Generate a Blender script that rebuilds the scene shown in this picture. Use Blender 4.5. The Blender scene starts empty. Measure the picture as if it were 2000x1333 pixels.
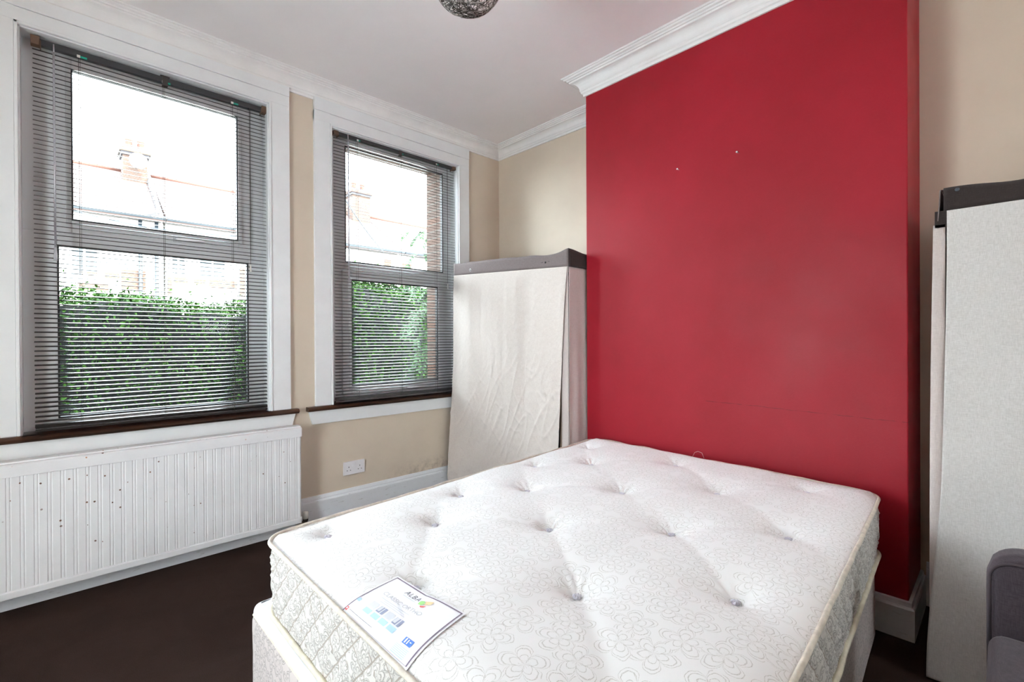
import bpy, bmesh, math, random
from mathutils import Vector, Matrix, noise

C = bpy.context.scene.collection
S = bpy.context.scene
R = math.radians
PI = math.pi

# ------------------------------------------------------------------ camera
cam_d = bpy.data.cameras.new('camera')
cam = bpy.data.objects.new('camera', cam_d)
C.objects.link(cam)
cam_d.sensor_width = 36.0
cam_d.lens = 923.5 / 2000 * 36.0
cam_d.clip_start = 0.02
cam_d.clip_end = 300
_y, _p, _r = R(46.3), R(-.17), R(-.28)
_f = Vector((math.cos(_y) * math.cos(_p), math.sin(_y) * math.cos(_p), math.sin(_p)))
_R = Vector((math.sin(_y), -math.cos(_y), 0))
_U = _R.cross(_f)
_R2 = _R * math.cos(_r) + _U * math.sin(_r)
_U2 = _U * math.cos(_r) - _R * math.sin(_r)
m = Matrix((_R2, _U2, -_f)).transposed().to_4x4()
m.translation = (0, 0, 1.16)
cam.matrix_world = m
S.camera = cam

# ------------------------------------------------------------------ light
S.view_settings.view_transform = 'Standard'
S.view_settings.look = 'None'
S.view_settings.gamma = 1.0
S.view_settings.exposure = 0.10
S.view_settings.use_curve_mapping = False
S.cycles.max_bounces = 14
S.cycles.diffuse_bounces = 8
S.cycles.transparent_max_bounces = 24
S.cycles.sample_clamp_indirect = 12.0

w = bpy.data.worlds.new('sky')
S.world = w
w.use_nodes = True
bg = w.node_tree.nodes['Background']
bg.inputs['Color'].default_value = (0.84, 0.93, 1.0, 1)
bg.inputs['Strength'].default_value = 26.0

sun_d = bpy.data.lights.new('sun', 'SUN')
sun_d.energy = 16.0
sun_d.angle = R(3)
sun_d.color = (1.0, .95, .86)
sun = bpy.data.objects.new('sun', sun_d)
C.objects.link(sun)
sun.rotation_euler = Vector((-0.25, 0.62, -0.85)).to_track_quat('-Z', 'Y').to_euler()   # light travels towards the houses opposite
sun.location = (2, -10, 15)

# ------------------------------------------------------------------ helpers
def tag(o, label=None, cat=None, group=None, kind=None):
    if label: o['label'] = label
    if cat: o['category'] = cat
    if group: o['group'] = group
    if kind: o['kind'] = kind
    return o

def empty(name, loc=(0, 0, 0), label=None, cat=None, group=None, kind=None, parent=None):
    o = bpy.data.objects.new(name, None)
    o.empty_display_size = .05
    C.objects.link(o)
    o.location = loc
    if parent: o.parent = parent
    return tag(o, label, cat, group, kind)

class MB:
    def __init__(s):
        s.v = []; s.f = []; s.m = []; s.sm = []; s.uv = []
    def face(s, idx, mi=0, smooth=False, uv=None):
        s.f.append(tuple(idx)); s.m.append(mi); s.sm.append(smooth); s.uv.append(uv)
    def quad(s, a, b, c, d, mi=0, smooth=False, uv=None):
        n = len(s.v); s.v += [tuple(a), tuple(b), tuple(c), tuple(d)]
        s.face((n, n + 1, n + 2, n + 3), mi, smooth, uv)
    def box(s, x0, x1, y0, y1, z0, z1, mi=0, M=None):
        if x1 < x0: x0, x1 = x1, x0
        if y1 < y0: y0, y1 = y1, y0
        if z1 < z0: z0, z1 = z1, z0
        n = len(s.v)
        P = [(x0, y0, z0), (x1, y0, z0), (x1, y1, z0), (x0, y1, z0), (x0, y0, z1), (x1, y0, z1), (x1, y1, z1), (x0, y1, z1)]
        if M is not None: P = [tuple(M @ Vector(p)) for p in P]
        s.v += P
        for q in ((0, 3, 2, 1), (4, 5, 6, 7), (0, 1, 5, 4), (1, 2, 6, 5), (2, 3, 7, 6), (3, 0, 4, 7)):
            s.face([n + i for i in q], mi)
    def prism(s, poly, axis, a, b, mi=0, smooth=False):
        # poly: 2D points (u, v); axis 'x': (u,v)->(y,z); 'y': (x,z); 'z': (x,y)
        def P(u, v, t):
            return {'x': (t, u, v), 'y': (u, t, v), 'z': (u, v, t)}[axis]
        n = len(s.v); k = len(poly)
        s.v += [P(u, v, a) for u, v in poly] + [P(u, v, b) for u, v in poly]
        s.face([n + i for i in range(k)][::-1], mi)
        s.face([n + k + i for i in range(k)], mi)
        for i in range(k):
            j = (i + 1) % k
            s.face((n + i, n + j, n + k + j, n + k + i), mi, smooth)
    def ring(s, x0, x1, z0, z1, gx0, gx1, gz0, gz1, y0, y1, mi=0):
        # rectangular frame with a hole, front at y0, back at y1
        s.box(x0, gx0, y0, y1, z0, z1, mi); s.box(gx1, x1, y0, y1, z0, z1, mi)
        s.box(gx0, gx1, y0, y1, z0, gz0, mi); s.box(gx0, gx1, y0, y1, gz1, z1, mi)
    def tube(s, path, r, n=8, mi=0, closed=False, caps=True, flat=1.0):
        path = [Vector(p) for p in path]; K = len(path)
        base = len(s.v)
        rr = r if isinstance(r, (list, tuple)) else [r] * K
        prev = None
        for i, p in enumerate(path):
            if closed: t = path[(i + 1) % K] - path[i - 1]
            else: t = path[min(i + 1, K - 1)] - path[max(i - 1, 0)]
            t.normalize()
            if prev is None:
                ref = Vector((0, 0, 1)) if abs(t.z) < .9 else Vector((1, 0, 0))
                u = t.cross(ref).normalized()
            else:
                u = (prev - t * prev.dot(t))
                if u.length < 1e-6: u = t.cross(Vector((0, 0, 1)))
                u.normalize()
            prev = u; vv = t.cross(u)
            for k in range(n):
                a = 2 * PI * k / n
                s.v.append(tuple(p + u * math.cos(a) * rr[i] + vv * math.sin(a) * rr[i] * flat))
        for i in range(K if closed else K - 1):
            j = (i + 1) % K
            for k in range(n):
                l = (k + 1) % n
                s.face((base + i * n + k, base + i * n + l, base + j * n + l, base + j * n + k), mi, True)
        if caps and not closed:
            s.face([base + k for k in range(n)][::-1], mi)
            s.face([base + (K - 1) * n + k for k in range(n)], mi)
    def lathe(s, prof, c=(0, 0, 0), n=24, mi=0, axis='z'):
        base = len(s.v)
        for r, z in prof:
            for k in range(n):
                a = 2 * PI * k / n
                x, y = r * math.cos(a), r * math.sin(a)
                p = {'z': (x, y, z), 'x': (z, x, y), 'y': (x, z, y)}[axis]
                s.v.append((c[0] + p[0], c[1] + p[1], c[2] + p[2]))
        for i in range(len(prof) - 1):
            for k in range(n):
                l = (k + 1) % n
                s.face((base + i * n + k, base + i * n + l, base + (i + 1) * n + l, base + (i + 1) * n + k), mi, True)
    def grid(s, nu, nv, fn, mi=0, smooth=True, uvfn=None, wrap=False):
        base = len(s.v)
        for i in range(nu):
            for j in range(nv):
                s.v.append(tuple(fn(i / (nu if wrap else nu - 1), j / (nv - 1))))
        for i in range(nu if wrap else nu - 1):
            for j in range(nv - 1):
                i2 = (i + 1) % nu
                u = None
                if uvfn:
                    d = (nu if wrap else nu - 1)
                    u = [uvfn(i / d, j / (nv - 1)), uvfn((i + 1) / d, j / (nv - 1)), uvfn((i + 1) / d, (j + 1) / (nv - 1)), uvfn(i / d, (j + 1) / (nv - 1))]
                s.face((base + i * nv + j, base + i2 * nv + j, base + i2 * nv + j + 1, base + i * nv + j + 1), mi, smooth, u)
    def build(s, name, mats, parent=None, bevel=0, seg=2, fix=True, solid=0, sub=0, org=None):
        me = bpy.data.meshes.new(name)
        vs = s.v
        if org: vs = [(a - org[0], b - org[1], c - org[2]) for a, b, c in s.v]
        me.from_pydata(vs, [], s.f)
        if not isinstance(mats, (list, tuple)): mats = [mats]
        for mm in mats: me.materials.append(mm)
        me.polygons.foreach_set('material_index', s.m)
        me.polygons.foreach_set('use_smooth', s.sm)
        if any(u is not None for u in s.uv):
            ul = me.uv_layers.new(name='UVMap')
            li = 0
            for p, u in zip(s.f, s.uv):
                for k in range(len(p)):
                    if u: ul.data[li].uv = u[k]
                    li += 1
        me.update()
        if fix:
            b = bmesh.new(); b.from_mesh(me)
            bmesh.ops.recalc_face_normals(b, faces=b.faces)
            b.to_mesh(me); b.free()
        o = bpy.data.objects.new(name, me)
        C.objects.link(o)
        if org: o.location = org
        if parent:
            o.parent = parent
            o.location = Vector(o.location) - Vector(parent['_w'] if '_w' in parent else parent.location)
        if solid:
            md = o.modifiers.new('solid', 'SOLIDIFY'); md.thickness = solid; md.offset = 0
        if bevel:
            md = o.modifiers.new('bevel', 'BEVEL'); md.width = bevel; md.segments = seg; md.limit_method = 'ANGLE'; md.angle_limit = R(40)
            md.harden_normals = False
        if sub:
            md = o.modifiers.new('sub', 'SUBSURF'); md.levels = sub; md.render_levels = sub
        return o

def copy_part(o, parent, loc=None):
    c = o.copy(); C.objects.link(c); c.parent = parent
    if loc is not None: c.location = loc
    return c

# ------------------------------------------------------------------ materials
def lin(*c):
    def f(u):
        u /= 255.0
        return u / 12.92 if u <= .04045 else ((u + .055) / 1.055) ** 2.4
    return tuple(f(x) for x in c) + (1,)

class NT:
    def __init__(s, name):
        s.mat = bpy.data.materials.new(name); s.mat.use_nodes = True
        s.nt = s.mat.node_tree; s.b = s.nt.nodes['Principled BSDF']
    def n(s, t, **k):
        x = s.nt.nodes.new(t)
        for a, v in k.items(): setattr(x, a, v)
        return x
    def l(s, a, b): s.nt.links.new(a, b)
    def math(s, op, a, b=None, clamp=False):
        x = s.n('ShaderNodeMath', operation=op); x.use_clamp = clamp
        for i, v in enumerate((a, b)):
            if v is None: continue
            if isinstance(v, (int, float)): x.inputs[i].default_value = v
            else: s.l(v, x.inputs[i])
        return x.outputs[0]
    def mix(s, fac, a, b):
        x = s.n('ShaderNodeMix', data_type='RGBA')
        for i, v in ((0, fac), (6, a), (7, b)):
            if isinstance(v, (int, float, tuple)): x.inputs[i].default_value = v
            else: s.l(v, x.inputs[i])
        return x.outputs[2]
    def noise(s, scale, detail=4, rough=.5, vec=None, dist=0.0):
        x = s.n('ShaderNodeTexNoise'); x.inputs['Scale'].default_value = scale; x.inputs['Detail'].default_value = detail
        x.inputs['Roughness'].default_value = rough; x.inputs['Distortion'].default_value = dist
        if vec: s.l(vec, x.inputs['Vector'])
        return x.outputs['Fac']
    def ramp(s, fac, a, b):
        x = s.n('ShaderNodeMapRange'); s.l(fac, x.inputs[0]); x.inputs[1].default_value = a; x.inputs[2].default_value = b
        return x.outputs[0]
    def coord(s, kind='Object', scale=None):
        x = s.n('ShaderNodeTexCoord').outputs[kind]
        if scale:
            mp = s.n('ShaderNodeMapping'); mp.inputs['Scale'].default_value = scale; s.l(x, mp.inputs[0]); return mp.outputs[0]
        return x
    def bump(s, h, strength=.3, dist=.002):
        x = s.n('ShaderNodeBump'); x.inputs['Strength'].default_value = strength; x.inputs['Distance'].default_value = dist
        s.l(h, x.inputs['Height']); s.l(x.outputs[0], s.b.inputs['Normal'])
    def col(s, v):
        if isinstance(v, tuple): s.b.inputs['Base Color'].default_value = v
        else: s.l(v, s.b.inputs['Base Color'])

def mat(name, col, rough=.5, var=0, vscale=6, bump=0, bscale=60, metal=0, spec=.5, sheen=0, bdist=.002, vec='Object'):
    t = NT(name)
    t.b.inputs['Roughness'].default_value = rough
    t.b.inputs['Metallic'].default_value = metal
    t.b.inputs['Specular IOR Level'].default_value = spec
    if sheen: t.b.inputs['Sheen Weight'].default_value = sheen
    co = t.coord(vec)
    f = t.noise(vscale, 5, .6, co)
    d = tuple(max(0, c * (1 - var)) for c in col[:3]) + (1,)
    t.col(t.mix(t.ramp(f, .35, .65), d, col))
    if bump: t.bump(t.noise(bscale, 4, .6, co), bump, bdist)
    return t.mat

def glossy_white(name, col, rough, chips=False, bump=.08):
    t = NT(name); co = t.coord()
    t.b.inputs['Roughness'].default_value = rough
    c = t.mix(t.ramp(t.noise(5, 6, .6, co), .3, .8), col, tuple(x * .9 for x in col[:3]) + (1,))
    if chips:
        v = t.n('ShaderNodeTexVoronoi'); v.inputs['Scale'].default_value = 34; t.l(co, v.inputs['Vector'])
        spot = t.math('LESS_THAN', v.outputs['Distance'], t.math('MULTIPLY', t.noise(40, 2, .5, co), .24))
        big = t.ramp(t.noise(3.2, 2, .5, co), .47, .53)
        rare = t.math('GREATER_THAN', v.outputs['Color'], .0)
        sp = t.n('ShaderNodeSeparateColor'); t.l(v.outputs['Color'], sp.inputs[0])
        sel = t.math('GREATER_THAN', sp.outputs[0], .62)
        mk = t.math('MULTIPLY', t.math('MULTIPLY', spot, sel), big)
        brown = t.mix(sp.outputs[1], lin(70, 45, 40), lin(190, 140, 110))
        c = t.mix(mk, c, brown)
    t.col(c)
    t.bump(t.noise(90, 3, .6, co), bump, .002)
    return t.mat

M = {}
M['beige'] = NT('beige_wall_paint')
t = M['beige']; co = t.coord(); t.b.inputs['Roughness'].default_value = .62
base = t.mix(t.ramp(t.noise(2.2, 5, .6, co), .35, .7), (.66, .565, .45, 1), (.60, .51, .405, 1))
sep = t.n('ShaderNodeSeparateXYZ'); t.l(co, sep.inputs[0])
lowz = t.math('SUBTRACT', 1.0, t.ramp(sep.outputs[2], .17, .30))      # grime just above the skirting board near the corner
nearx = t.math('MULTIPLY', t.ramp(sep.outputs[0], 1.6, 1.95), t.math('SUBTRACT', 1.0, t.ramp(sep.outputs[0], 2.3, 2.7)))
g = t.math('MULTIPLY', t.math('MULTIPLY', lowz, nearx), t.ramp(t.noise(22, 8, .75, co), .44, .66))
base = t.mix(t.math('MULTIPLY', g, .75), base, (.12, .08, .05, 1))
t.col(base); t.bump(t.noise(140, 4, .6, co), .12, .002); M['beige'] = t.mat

t = NT('red_wall_paint'); co = t.coord()
t.b.inputs['Roughness'].default_value = .46
a = t.noise(1.6, 6, .62, co)
cr = t.mix(t.ramp(a, .35, .68), (.27, .0022, .010, 1), (.335, .005, .018, 1))
sp_ = t.n('ShaderNodeSeparateXYZ'); t.l(co, sp_.inputs[0])
ln = t.math('ADD', sp_.outputs[2], t.math('MULTIPLY', sp_.outputs[1], -.018)); ln = t.math('ABSOLUTE', t.math('SUBTRACT', ln, t.math('ADD', .822, t.math('MULTIPLY', t.noise(9, 3, .6, co), .012))))
lm = t.math('MULTIPLY', t.math('LESS_THAN', ln, .0016), t.math('MULTIPLY', t.math('LESS_THAN', sp_.outputs[1], 1.05), t.ramp(t.noise(30, 3, .6, co), .35, .6)))
t.col(t.mix(t.math('MULTIPLY', lm, .6), cr, (.09, .001, .004, 1)))
wv = t.noise(260, 3, .6, co)
t.bump(wv, .22, .0015); M['red'] = t.mat
rn = t.ramp(t.noise(2.5, 4, .6, co), .3, .7)
rr = t.n('ShaderNodeMapRange'); t.l(rn, rr.inputs[0]); rr.inputs[3].default_value = .46; rr.inputs[4].default_value = .58; t.b.inputs['Specular IOR Level'].default_value = .32
t.l(rr.outputs[0], t.b.inputs['Roughness'])

M['ceiling'] = mat('ceiling_paint', (.90, .865, .86, 1), .8, .05, 1.5, .15, 40)
M['cornice'] = mat('cornice_paint', (.86, .855, .84, 1), .6, .06, 8, .15, 60)
M['gloss'] = glossy_white('white_gloss_woodwork', (.84, .86, .865, 1), .34)
M['rad'] = glossy_white('chipped_white_radiator_paint', (.86, .87, .88, 1), .33, True)
t = NT('skirting_paint'); co = t.coord(scale=(3, 3, 14)); t.b.inputs['Roughness'].default_value = .4
sc = t.ramp(t.noise(4, 9, .72, co), .60, .68)
t.col(t.mix(t.math('MULTIPLY', sc, .6), (.78, .81, .84, 1), (.38, .36, .33, 1))); t.bump(t.noise(20, 4, .6, co), .2, .003); M['skirt'] = t.mat
M['upvc'] = mat('white_upvc', (.82, .83, .84, 1), .28)
M['gasket'] = mat('black_rubber', (.012, .012, .014, 1), .6)
t = NT('brown_varnished_sill'); co = t.coord(scale=(1.5, 14, 14)); t.b.inputs['Roughness'].default_value = .28
t.col(t.mix(t.ramp(t.noise(6, 6, .7, co), .3, .7), (.025, .009, .005, 1), (.085, .032, .013, 1))); M['sill'] = t.mat
t = NT('dark_brown_carpet'); co = t.coord(); t.b.inputs['Roughness'].default_value = .95
t.b.inputs['Specular IOR Level'].default_value = .1
fz = t.noise(420, 3, .7, co); lo = t.noise(3.5, 5, .65, co, 1.2)
c1 = t.mix(t.ramp(lo, .3, .7), (.020, .0105, .0085, 1), (.038, .022, .018, 1))
c2 = t.mix(t.ramp(fz, .3, .8), c1, (.055, .034, .028, 1))
t.col(c2); t.bump(fz, .9, .004); M['carpet'] = t.mat
t = NT('dark_metal_slat'); co = t.coord(); t.b.inputs['Roughness'].default_value = .27; t.b.inputs['Metallic'].default_value = .2
t.col((.040, .034, .031, 1)); t.b.inputs['Specular IOR Level'].default_value = .32; M['slat'] = t.mat
t = NT('grey_metal_slat'); t.b.inputs['Roughness'].default_value = .30; t.b.inputs['Metallic'].default_value = .2
t.col((.10, .097, .093, 1)); t.b.inputs['Specular IOR Level'].default_value = .35; M['slat2'] = t.mat
M['rail'] = mat('charcoal_headrail', (.032, .032, .034, 1), .42)
M['bracket'] = mat('brown_bracket', (.12, .065, .038, 1), .45)
M['dkbracket'] = mat('dark_bracket', (.045, .035, .03, 1), .4)
M['cord'] = mat('dark_ladder_cord', (.045, .035, .03, 1), .8)
M['green'] = mat('green_clip', (.0, .33, .22, 1), .35)
M['whitecord'] = mat('white_cord', (.75, .73, .70, 1), .6)
def clear(name, tint, fac, rough=.05):
    t = NT(name); nt = t.nt
    tr = t.n('ShaderNodeBsdfTransparent'); tr.inputs[0].default_value = tint
    gl = t.n('ShaderNodeBsdfGlossy'); gl.inputs['Roughness'].default_value = rough
    fr = t.n('ShaderNodeFresnel'); fr.inputs[0].default_value = fac
    mx = t.n('ShaderNodeMixShader'); t.l(fr.outputs[0], mx.inputs[0]); t.l(tr.outputs[0], mx.inputs[1]); t.l(gl.outputs[0], mx.inputs[2])
    out = nt.nodes['Material Output']; t.l(mx.outputs[0], out.inputs[0]); nt.nodes.remove(t.b)
    return t.mat
M['pane'] = clear('window_glass', (.94, .96, .96, 1), 1.13, .0)
t = NT('clear_plastic'); _tl = t.n('ShaderNodeBsdfTranslucent'); _tl.inputs[0].default_value = (.95, .93, .98, 1)
_gl = t.n('ShaderNodeBsdfGlossy'); _gl.inputs['Roughness'].default_value = .12; _mx = t.n('ShaderNodeMixShader'); _mx.inputs[0].default_value = .25
t.l(_tl.outputs[0], _mx.inputs[1]); t.l(_gl.outputs[0], _mx.inputs[2]); t.l(_mx.outputs[0], t.nt.nodes['Material Output'].inputs[0]); t.nt.nodes.remove(t.b); M['wand'] = t.mat
M['plate'] = mat('white_plastic', (.80, .78, .80, 1), .3)
M['hole'] = mat('socket_hole', (.01, .01, .01, 1), .8)
M['brass'] = mat('tarnished_metal', (.20, .17, .14, 1), .45, .5, 30, .3, 80, metal=.8)
M['capgrey'] = mat('aged_white_plastic', (.55, .53, .48, 1), .5)
def cloth(name, c, c2, scale=900, bump=.25, rough=.9):
    t = NT(name); co = t.coord(); t.b.inputs['Roughness'].default_value = rough; t.b.inputs['Specular IOR Level'].default_value = .15
    t.b.inputs['Sheen Weight'].default_value = .15
    a = t.coord(scale=(70, 70, 900)); b = t.coord(scale=(900, 900, 60))
    wv = t.math('ADD', t.noise(1, 2, .6, a), t.noise(1, 2, .6, b))
    t.col(t.mix(t.ramp(wv, .75, 1.25), c, c2)); t.bump(wv, bump, .0012)
    return t.mat
M['linen'] = cloth('beige_linen', (.57, .50, .455, 1), (.68, .62, .57, 1))
M['linen2'] = cloth('grey_linen', (.54, .515, .49, 1), (.70, .675, .65, 1))
M['linen3'] = cloth('pinkish_linen', (.50, .43, .40, 1), (.60, .53, .50, 1))
M['band'] = cloth('taupe_canvas_band', (.155, .125, .120, 1), (.21, .172, .165, 1))
M['band2'] = cloth('dark_brown_canvas_band', (.030, .022, .021, 1), (.046, .036, .034, 1))
M['velvet'] = cloth('mauve_grey_upholstery', (.046, .036, .043, 1), (.075, .060, .070, 1))
M['velvetpipe'] = mat('dark_upholstery_piping', (.05, .038, .045, 1), .8)
M['woodleg'] = mat('dark_wood', (.06, .03, .018, 1), .45, .4, 12)
M['ply'] = mat('wardrobe_frame_wood', (.26, .19, .13, 1), .6)
M['inside'] = mat('wardrobe_inside_dark', (.045, .035, .028, 1), .9)

def damask(name, base, line, scale, width, side=False, rough=.75):
    """woven floral outline pattern, drawn from the UV map"""
    t = NT(name); t.b.inputs['Roughness'].default_value = rough; t.b.inputs['Specular IOR Level'].default_value = .25
    t.b.inputs['Sheen Weight'].default_value = .1
    uv = t.coord('UV')
    dn = t.n('ShaderNodeTexNoise'); dn.inputs['Scale'].default_value = scale * 3.2; dn.inputs['Detail'].default_value = 2; t.l(uv, dn.inputs['Vector'])
    sb = t.n('ShaderNodeVectorMath', operation='SUBTRACT'); t.l(dn.outputs['Color'], sb.inputs[0]); sb.inputs[1].default_value = (.5, .5, .5)
    sc = t.n('ShaderNodeVectorMath', operation='SCALE'); t.l(sb.outputs[0], sc.inputs[0]); sc.inputs['Scale'].default_value = .16
    up = t.n('ShaderNodeVectorMath', operation='SCALE'); t.l(uv, up.inputs[0]); up.inputs['Scale'].default_value = scale
    ad = t.n('ShaderNodeVectorMath', operation='ADD'); t.l(up.outputs[0], ad.inputs[0]); t.l(sc.outputs[0], ad.inputs[1])
    vo = t.n('ShaderNodeTexVoronoi', voronoi_dimensions='2D'); vo.inputs['Scale'].default_value = 1; vo.inputs['Randomness'].default_value = .38
    t.l(ad.outputs[0], vo.inputs['Vector'])
    d = t.n('ShaderNodeVectorMath', operation='SUBTRACT'); t.l(ad.outputs[0], d.inputs[0]); t.l(vo.outputs['Position'], d.inputs[1])
    sp = t.n('ShaderNodeSeparateXYZ'); t.l(d.outputs[0], sp.inputs[0])
    spc = t.n('ShaderNodeSeparateColor'); t.l(vo.outputs['Color'], spc.inputs[0])
    ang = t.math('ADD', t.math('ARCTAN2', sp.outputs[1], sp.outputs[0]), t.math('MULTIPLY', spc.outputs[0], 6.28))
    r = vo.outputs['Distance']
    pet = t.math('ABSOLUTE', t.math('SINE', t.math('MULTIPLY', ang, 2.5)))
    pw = t.math('POWER', pet, .55)
    def contour(k0, k1, wd):
        e = t.math('ADD', k0, t.math('MULTIPLY', pw, k1))
        return t.math('LESS_THAN', t.math('ABSOLUTE', t.math('SUBTRACT', r, e)), wd)
    l1 = contour(.16, .33, width); l2 = contour(.07, .24, width * .9)
    l3 = t.math('MULTIPLY', t.math('LESS_THAN', pet, .16), t.math('LESS_THAN', r, .24))
    pet2 = t.math('ABSOLUTE', t.math('COSINE', t.math('MULTIPLY', ang, 7.5)))
    l4 = t.math('MAXIMUM', t.math('MULTIPLY', t.math('LESS_THAN', pet2, .22), t.math('LESS_THAN', r, .13)), contour(.22, .36, width * .7))
    m1 = t.math('MAXIMUM', t.math('MAXIMUM', l1, l2), t.math('MAXIMUM', l3, l4))
    dots = t.noise(scale * 60, 2, .5, uv)
    m2 = t.math('MULTIPLY', m1, t.ramp(dots, .36, .60))
    t.col(t.mix(m2, base, line))
    if side:
        su = t.n('ShaderNodeSeparateXYZ'); t.l(uv, su.inputs[0])
        qa = t.math('DIVIDE', su.outputs[0], .082); qc = t.math('MULTIPLY', su.outputs[1], 2.6 / .208)
        st = []
        for op in ('ADD', 'SUBTRACT'):
            fr_ = t.math('ABSOLUTE', t.math('SUBTRACT', t.math('FRACT', t.math('ADD', t.math(op, qa, qc), 50.5)), .5))
            st.append(t.math('LESS_THAN', fr_, .032))
        t.col(t.mix(t.math('MAXIMUM', st[0], st[1]), t.mix(m2, base, line), (.33, .29, .25, 1)))
    h = t.math('SUBTRACT', t.math('MULTIPLY', t.noise(500, 2, .6, uv), .5), t.math('MULTIPLY', m1, .9))
    t.bump(h, .35, .0012)
    return t.mat
M['tick'] = damask('white_floral_ticking', (.87, .875, .87, 1), (.52, .51, .48, 1), 12.0, .014)
M['tickside'] = damask('quilted_floral_border', (.58, .56, .52, 1), (.15, .14, .125, 1), 21.0, .034, True)
M['tickbase'] = damask('taupe_floral_divan_fabric', (.50, .45, .425, 1), (.20, .18, .17, 1), 15.0, .036)
M['piping'] = mat('cream_piping', (.72, .66, .56, 1), .7, .25, 40, .3, 300)
M['piping2'] = mat('cream_tape_edge', (.70, .64, .50, 1), .6, .2, 30, .3, 300)
M['satin'] = mat('white_satin_top_border', (.70, .72, .76, 1), .45, .08, 20, .4, 30)
M['tuft'] = mat('lilac_white_felt_tuft', (.74, .74, .82, 1), .8)
M['paper'] = mat('white_label_satin', (.88, .88, .92, 1), .5)
def flat(n, c, r=.6): return mat(n, c, r)
M['l_purple'] = flat('label_purple', (.20, .155, .22, 1)); M['l_grey'] = flat('label_grey_print', (.55, .55, .58, 1))
M['l_dark'] = flat('label_dark_print', (.11, .10, .13, 1)); M['l_ltgrey'] = flat('label_pale_print', (.66, .68, .72, 1))
M['l_green'] = flat('label_green', (.35, .72, .22, 1)); M['l_orange'] = flat('label_orange', (.92, .70, .38, 1))
M['l_red'] = flat('label_red', (.80, .14, .14, 1)); M['l_blue'] = flat('label_blue', (.08, .22, .70, 1))
M['l_ltblue'] = flat('label_pale_blue', (.42, .62, .76, 1)); M['l_slate'] = flat('label_slate_blue', (.28, .31, .45, 1))
M['wire'] = mat('dark_wire', (.06, .055, .045, 1), .35, metal=.7)
M['wire2'] = mat('silver_wire', (.55, .54, .52, 1), .3, metal=.9)
M['nail'] = mat('nail_steel', (.75, .74, .72, 1), .3)
M['render'] = mat('white_render', (.62, .60, .57, 1), .9, .08, 2)
t = NT('house_brick'); co = t.coord(); bt = t.n('ShaderNodeTexBrick'); mp = t.n('ShaderNodeMapping'); mp.inputs['Rotation'].default_value = (R(90), 0, 0)
t.l(co, mp.inputs[0]); t.l(mp.outputs[0], bt.inputs['Vector']); bt.inputs['Scale'].default_value = 4.4
bt.inputs['Color1'].default_value = (.060, .026, .014, 1); bt.inputs['Color2'].default_value = (.045, .026, .018, 1); bt.inputs['Mortar'].default_value = (.07, .06, .05, 1)
t.b.inputs['Roughness'].default_value = .9; t.l(bt.outputs[0], t.b.inputs['Base Color']); M['brick'] = t.mat  # dark stock brick
t = NT('pale_red_roof_tiles'); co = t.coord(); wv = t.n('ShaderNodeTexWave', bands_direction='Z'); wv.inputs['Scale'].default_value = 1.6; t.l(co, wv.inputs[0])
t.col(t.mix(t.ramp(wv.outputs['Fac'], .0, .35), (.040, .030, .028, 1), (.085, .052, .044, 1))); t.b.inputs['Roughness'].default_value = .9; M['roof'] = t.mat
M['gutter'] = mat('grey_gutter', (.012, .017, .022, 1), .5)
M['stone'] = mat('grey_stone', (.040, .036, .038, 1), .9)
M['pot'] = mat('terracotta_pot', (.090, .034, .022, 1), .8)
M['dkglass'] = mat('dark_window_glass', (.02, .03, .035, 1), .1)
M['ground'] = mat('concrete_paving', (.62, .61, .58, 1), .9, .1, 3)
def leafmat(n, a, b):
    t = NT(n); oi = t.n('ShaderNodeTexNoise'); oi.inputs['Scale'].default_value = 9; t.l(t.coord(), oi.inputs['Vector'])
    t.col(t.mix(t.ramp(oi.outputs['Fac'], .35, .65), a, b)); t.b.inputs['Roughness'].default_value = .65; t.b.inputs['Specular IOR Level'].default_value = .2
    return t.mat
M['leaf'] = leafmat('hedge_leaf', (.009, .034, .004, 1), (.034, .095, .009, 1))
M['leaf2'] = leafmat('climber_leaf', (.030, .060, .030, 1), (.055, .11, .045, 1))
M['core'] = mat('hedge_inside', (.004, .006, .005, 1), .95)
M['bark'] = mat('twig_bark', (.05, .035, .025, 1), .9)

# ------------------------------------------------------------------ room shell
YW = 3.0; XA = 2.72; XC = 2.355; YC0 = .262; YC1 = 1.795; XL = -1.25; YB = -1.7; ZC = 2.77
W1 = (-.127, .890, .742, 2.552); W2 = (1.264, 2.278, .742, 2.532)

b = MB()
W1i, W2i = W1, W2
for y0, y1, mi in ((YW, 3.11, 0), (3.11, 3.33, 1)):
    W1, W2 = (W1i, W2i) if mi == 0 else ((W1i[0] + .03, W1i[1] - .03, W1i[2], W1i[3]), (W2i[0] + .03, W2i[1] - .07, W2i[2], W2i[3]))
    b.box(XL - .3, W1[0], y0, y1, -.3, 3.1, mi)
    b.box(W1[1], W2[0], y0, y1, -.3, 3.1, mi)
    b.box(W2[1], XA + .3, y0, y1, -.3, 3.1, mi)
    for W in (W1, W2):
        b.box(W[0], W[1], y0, y1, -.3, W[2], mi)
        b.box(W[0], W[1], y0, y1, W[3], 3.1, mi)
W1, W2 = W1i, W2i
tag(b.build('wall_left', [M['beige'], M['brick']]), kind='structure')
b = MB(); b.box(XA, XA + .2, YB - .2, YW, -.3, 3.1)
tag(b.build('wall_right', M['beige']), kind='structure')
b = MB(); b.box(XC, XA, YC0, YC1, 0, 3.0)
tag(b.build('wall_chimney_breast', M['red'], bevel=.004), kind='structure')
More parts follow.
